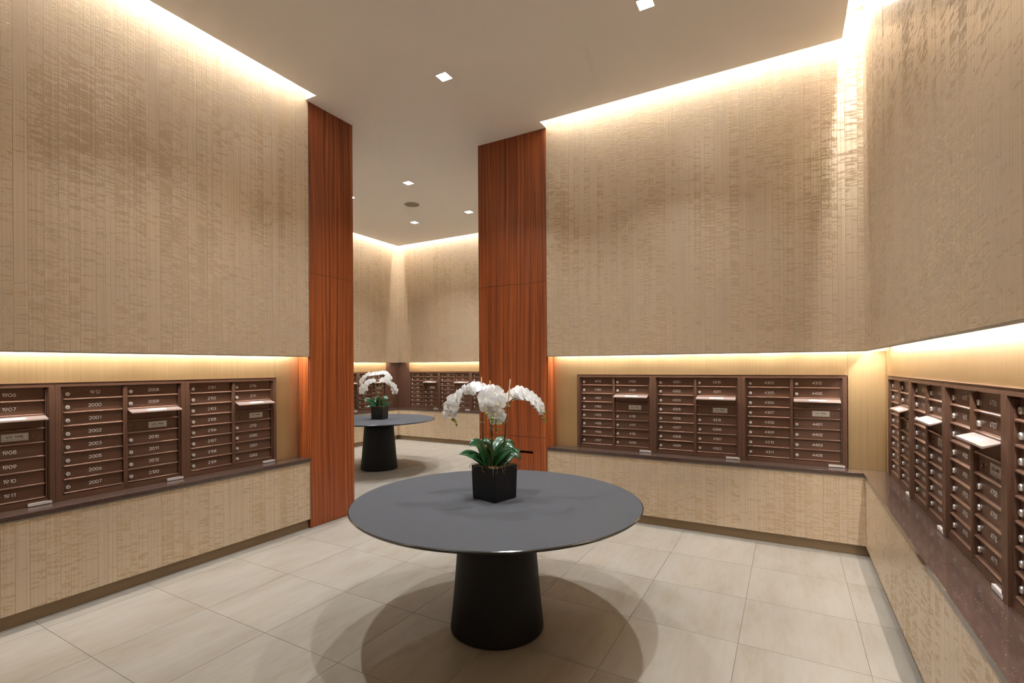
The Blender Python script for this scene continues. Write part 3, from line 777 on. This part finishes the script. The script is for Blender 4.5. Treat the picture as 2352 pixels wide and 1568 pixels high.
# far orchid
K2, PX2, PY2 = 147.7, 872.8, 961.9
def q2(px, py, d=0.): return Vector(((px - PX2) / K2, d, (PY2 - py) / K2))
fl = []
for px, py, d, nrm in ((864, 858, 0, (-.2, -.8, .5)), (857, 859, -.02, (-.4, -.7, .5)), (848, 859, 0, (-.5, -.7, .3)), (842, 863, -.02, (-.7, -.6, .2)), (836, 867, 0, (-.7, -.7, 0)), (833, 873, -.02, (-.5, -.8, 0)), (830, 878, 0, (-.6, -.7, -.2)),
    (862, 874, -.10, (-.2, -.9, .3)), (855, 875, -.12, (-.3, -.9, .2)), (849, 879, -.13, (-.2, -1, .1)), (845, 886, -.14, (0, -1, 0)), (839, 886, -.12, (-.5, -.8, .1)), (836, 892, -.13, (-.4, -.9, -.1)), (846, 893, -.15, (.1, -1, -.2)), (837, 899, -.13, (-.2, -.9, -.3)),
    (875, 857, 0, (.1, -.8, .5)), (882, 856, -.02, (.2, -.7, .6)), (888, 857, 0, (.5, -.6, .5)), (893, 862, -.02, (.6, -.7, .3)), (897, 868, 0, (.7, -.6, .2)), (892, 867, -.05, (.2, -.9, .2)), (883, 872, -.10, (-.1, -.9, .3)), (890, 873, -.12, (.3, -.9, .2)),
    (896, 876, -.10, (.5, -.8, .1)), (899, 880, -.08, (.6, -.7, 0)), (904, 884, -.02, (.7, -.6, 0)), (908, 888, 0, (.8, -.5, 0)), (906, 893, -.02, (.4, -.9, 0)), (910, 897, 0, (.6, -.7, -.3)), (908, 901, 0, (.3, -.8, -.5))):
    fl.append((q2(px, py, d), nrm, .050))
bd = [(q2(px, py, d), r) for px, py, d, r in ((829, 884, 0, .014), (832, 888, 0, .010), (842, 906, -.12, .011), (840, 909, -.12, .009), (897, 886, -.08, .010), (906, 905, 0, .012), (907, 909, 0, .008))]
st = [[q2(868, 940), q2(865, 900), q2(864, 870), q2(856, 862), q2(840, 868), q2(831, 880), q2(832, 888)], [q2(866, 940, -.05), q2(866, 895, -.06), q2(860, 876, -.09), q2(846, 882, -.13), q2(838, 896, -.12), q2(840, 909, -.12)],
      [q2(880, 940), q2(879, 890), q2(878, 866), q2(886, 859), q2(898, 872), q2(908, 890), q2(907, 909)], [q2(876, 940, -.05), q2(876, 890, -.06), q2(884, 874, -.09), q2(895, 878, -.09), q2(897, 887, -.08)]]
sk = [[q2(866, 940), q2(864, 847)], [q2(874, 940, -.04), q2(873, 862, -.04)], [q2(881, 940), q2(878, 853)]]
kn = [q2(865, 872), q2(863, 886), q2(865, 897), q2(863, 902), q2(879, 885), q2(874, 902), q2(880, 887), q2(879, 912)]
lv = [(q2(866, 936), q2(850, 912, -.08), q2(843, 919, -.12), .040), (q2(868, 936), q2(860, 925, -.05), q2(850, 934, -.18), .030), (q2(872, 936), q2(870, 905, -.03), q2(866, 916, -.10), .040), (q2(876, 937), q2(888, 930, -.05), q2(902, 922, -.06), .030),
      (q2(875, 937), q2(884, 905, .06), q2(890, 915, .12), .040), (q2(868, 936, .03), q2(862, 908, .1), q2(854, 920, .18), .036)]
orchid('potted_orchid', (-5.545, 5.730, HT + .001), YAW, 'white orchid in a black square pot on the table in the far room', math.radians(45 + 33), fl, bd, st, sk, kn, lv, 23)

# ------------------------------------------------------------------ ceiling fittings
def downlight(x, y, label, power, group):
    t = empty('downlight', (x, y, ZC - .004)); tag(t, label, 'downlight', group)
    m = MB(); a, b = .062, .052
    for s in ((-a, a, -a, -b), (-a, a, b, a), (-a, -b, -b, b), (b, a, -b, b)): m.box(s[0], s[1], s[2], s[3], 0, .0045)
    m.obj('trim_frame', 'ceiling', t)
    MB().box(-b, b, -b, b, .0015, .0045).obj('lens', 'lens', t)
    area_lamp('downlight_lamp', (x, y, ZC - .006), .055, .055, power, DOWN_C, 0, 0, math.radians(106))
G = 'square recessed downlights'
downlight(-2.669, 3.585, 'square recessed ceiling light above the timber columns, nearest the opening', DOWN_W, G)
downlight(-.879, 3.585, 'square recessed ceiling light cut by the top edge of the photo', DOWN_W, G)
downlight(-2.669, 2.05, 'square recessed ceiling light above the table, on the left wall side', DOWN_W, G)
downlight(-.879, 2.05, 'square recessed ceiling light above the table, on the right wall side', DOWN_W, G)
downlight(-4.645, 5.39, 'square ceiling light of the far room in front of the round speaker', DOWN_W, G)
downlight(-5.80, 5.39, 'far-room square ceiling light just showing at the left timber column edge', DOWN_W, G)
downlight(-4.645, 6.905, 'far-room square ceiling light nearest the right timber column', DOWN_W, G)
downlight(-5.817, 6.905, 'far-room square ceiling light behind the round speaker', DOWN_W, G)
t = empty('ceiling_speaker', (-5.21, 6.125, ZC - .005)); tag(t, 'round flush speaker grille in the ceiling of the far room', 'speaker')
MB().lathe([(.128, .005), (.128, .001), (.120, 0), (.118, .002), (.118, .005)], 48, cap=False).obj('rim', 'ceiling', t)
MB().lathe([(.118, .0015), (.060, .0005), (.004, .0003)], 48).obj('grille', 'grille', t)
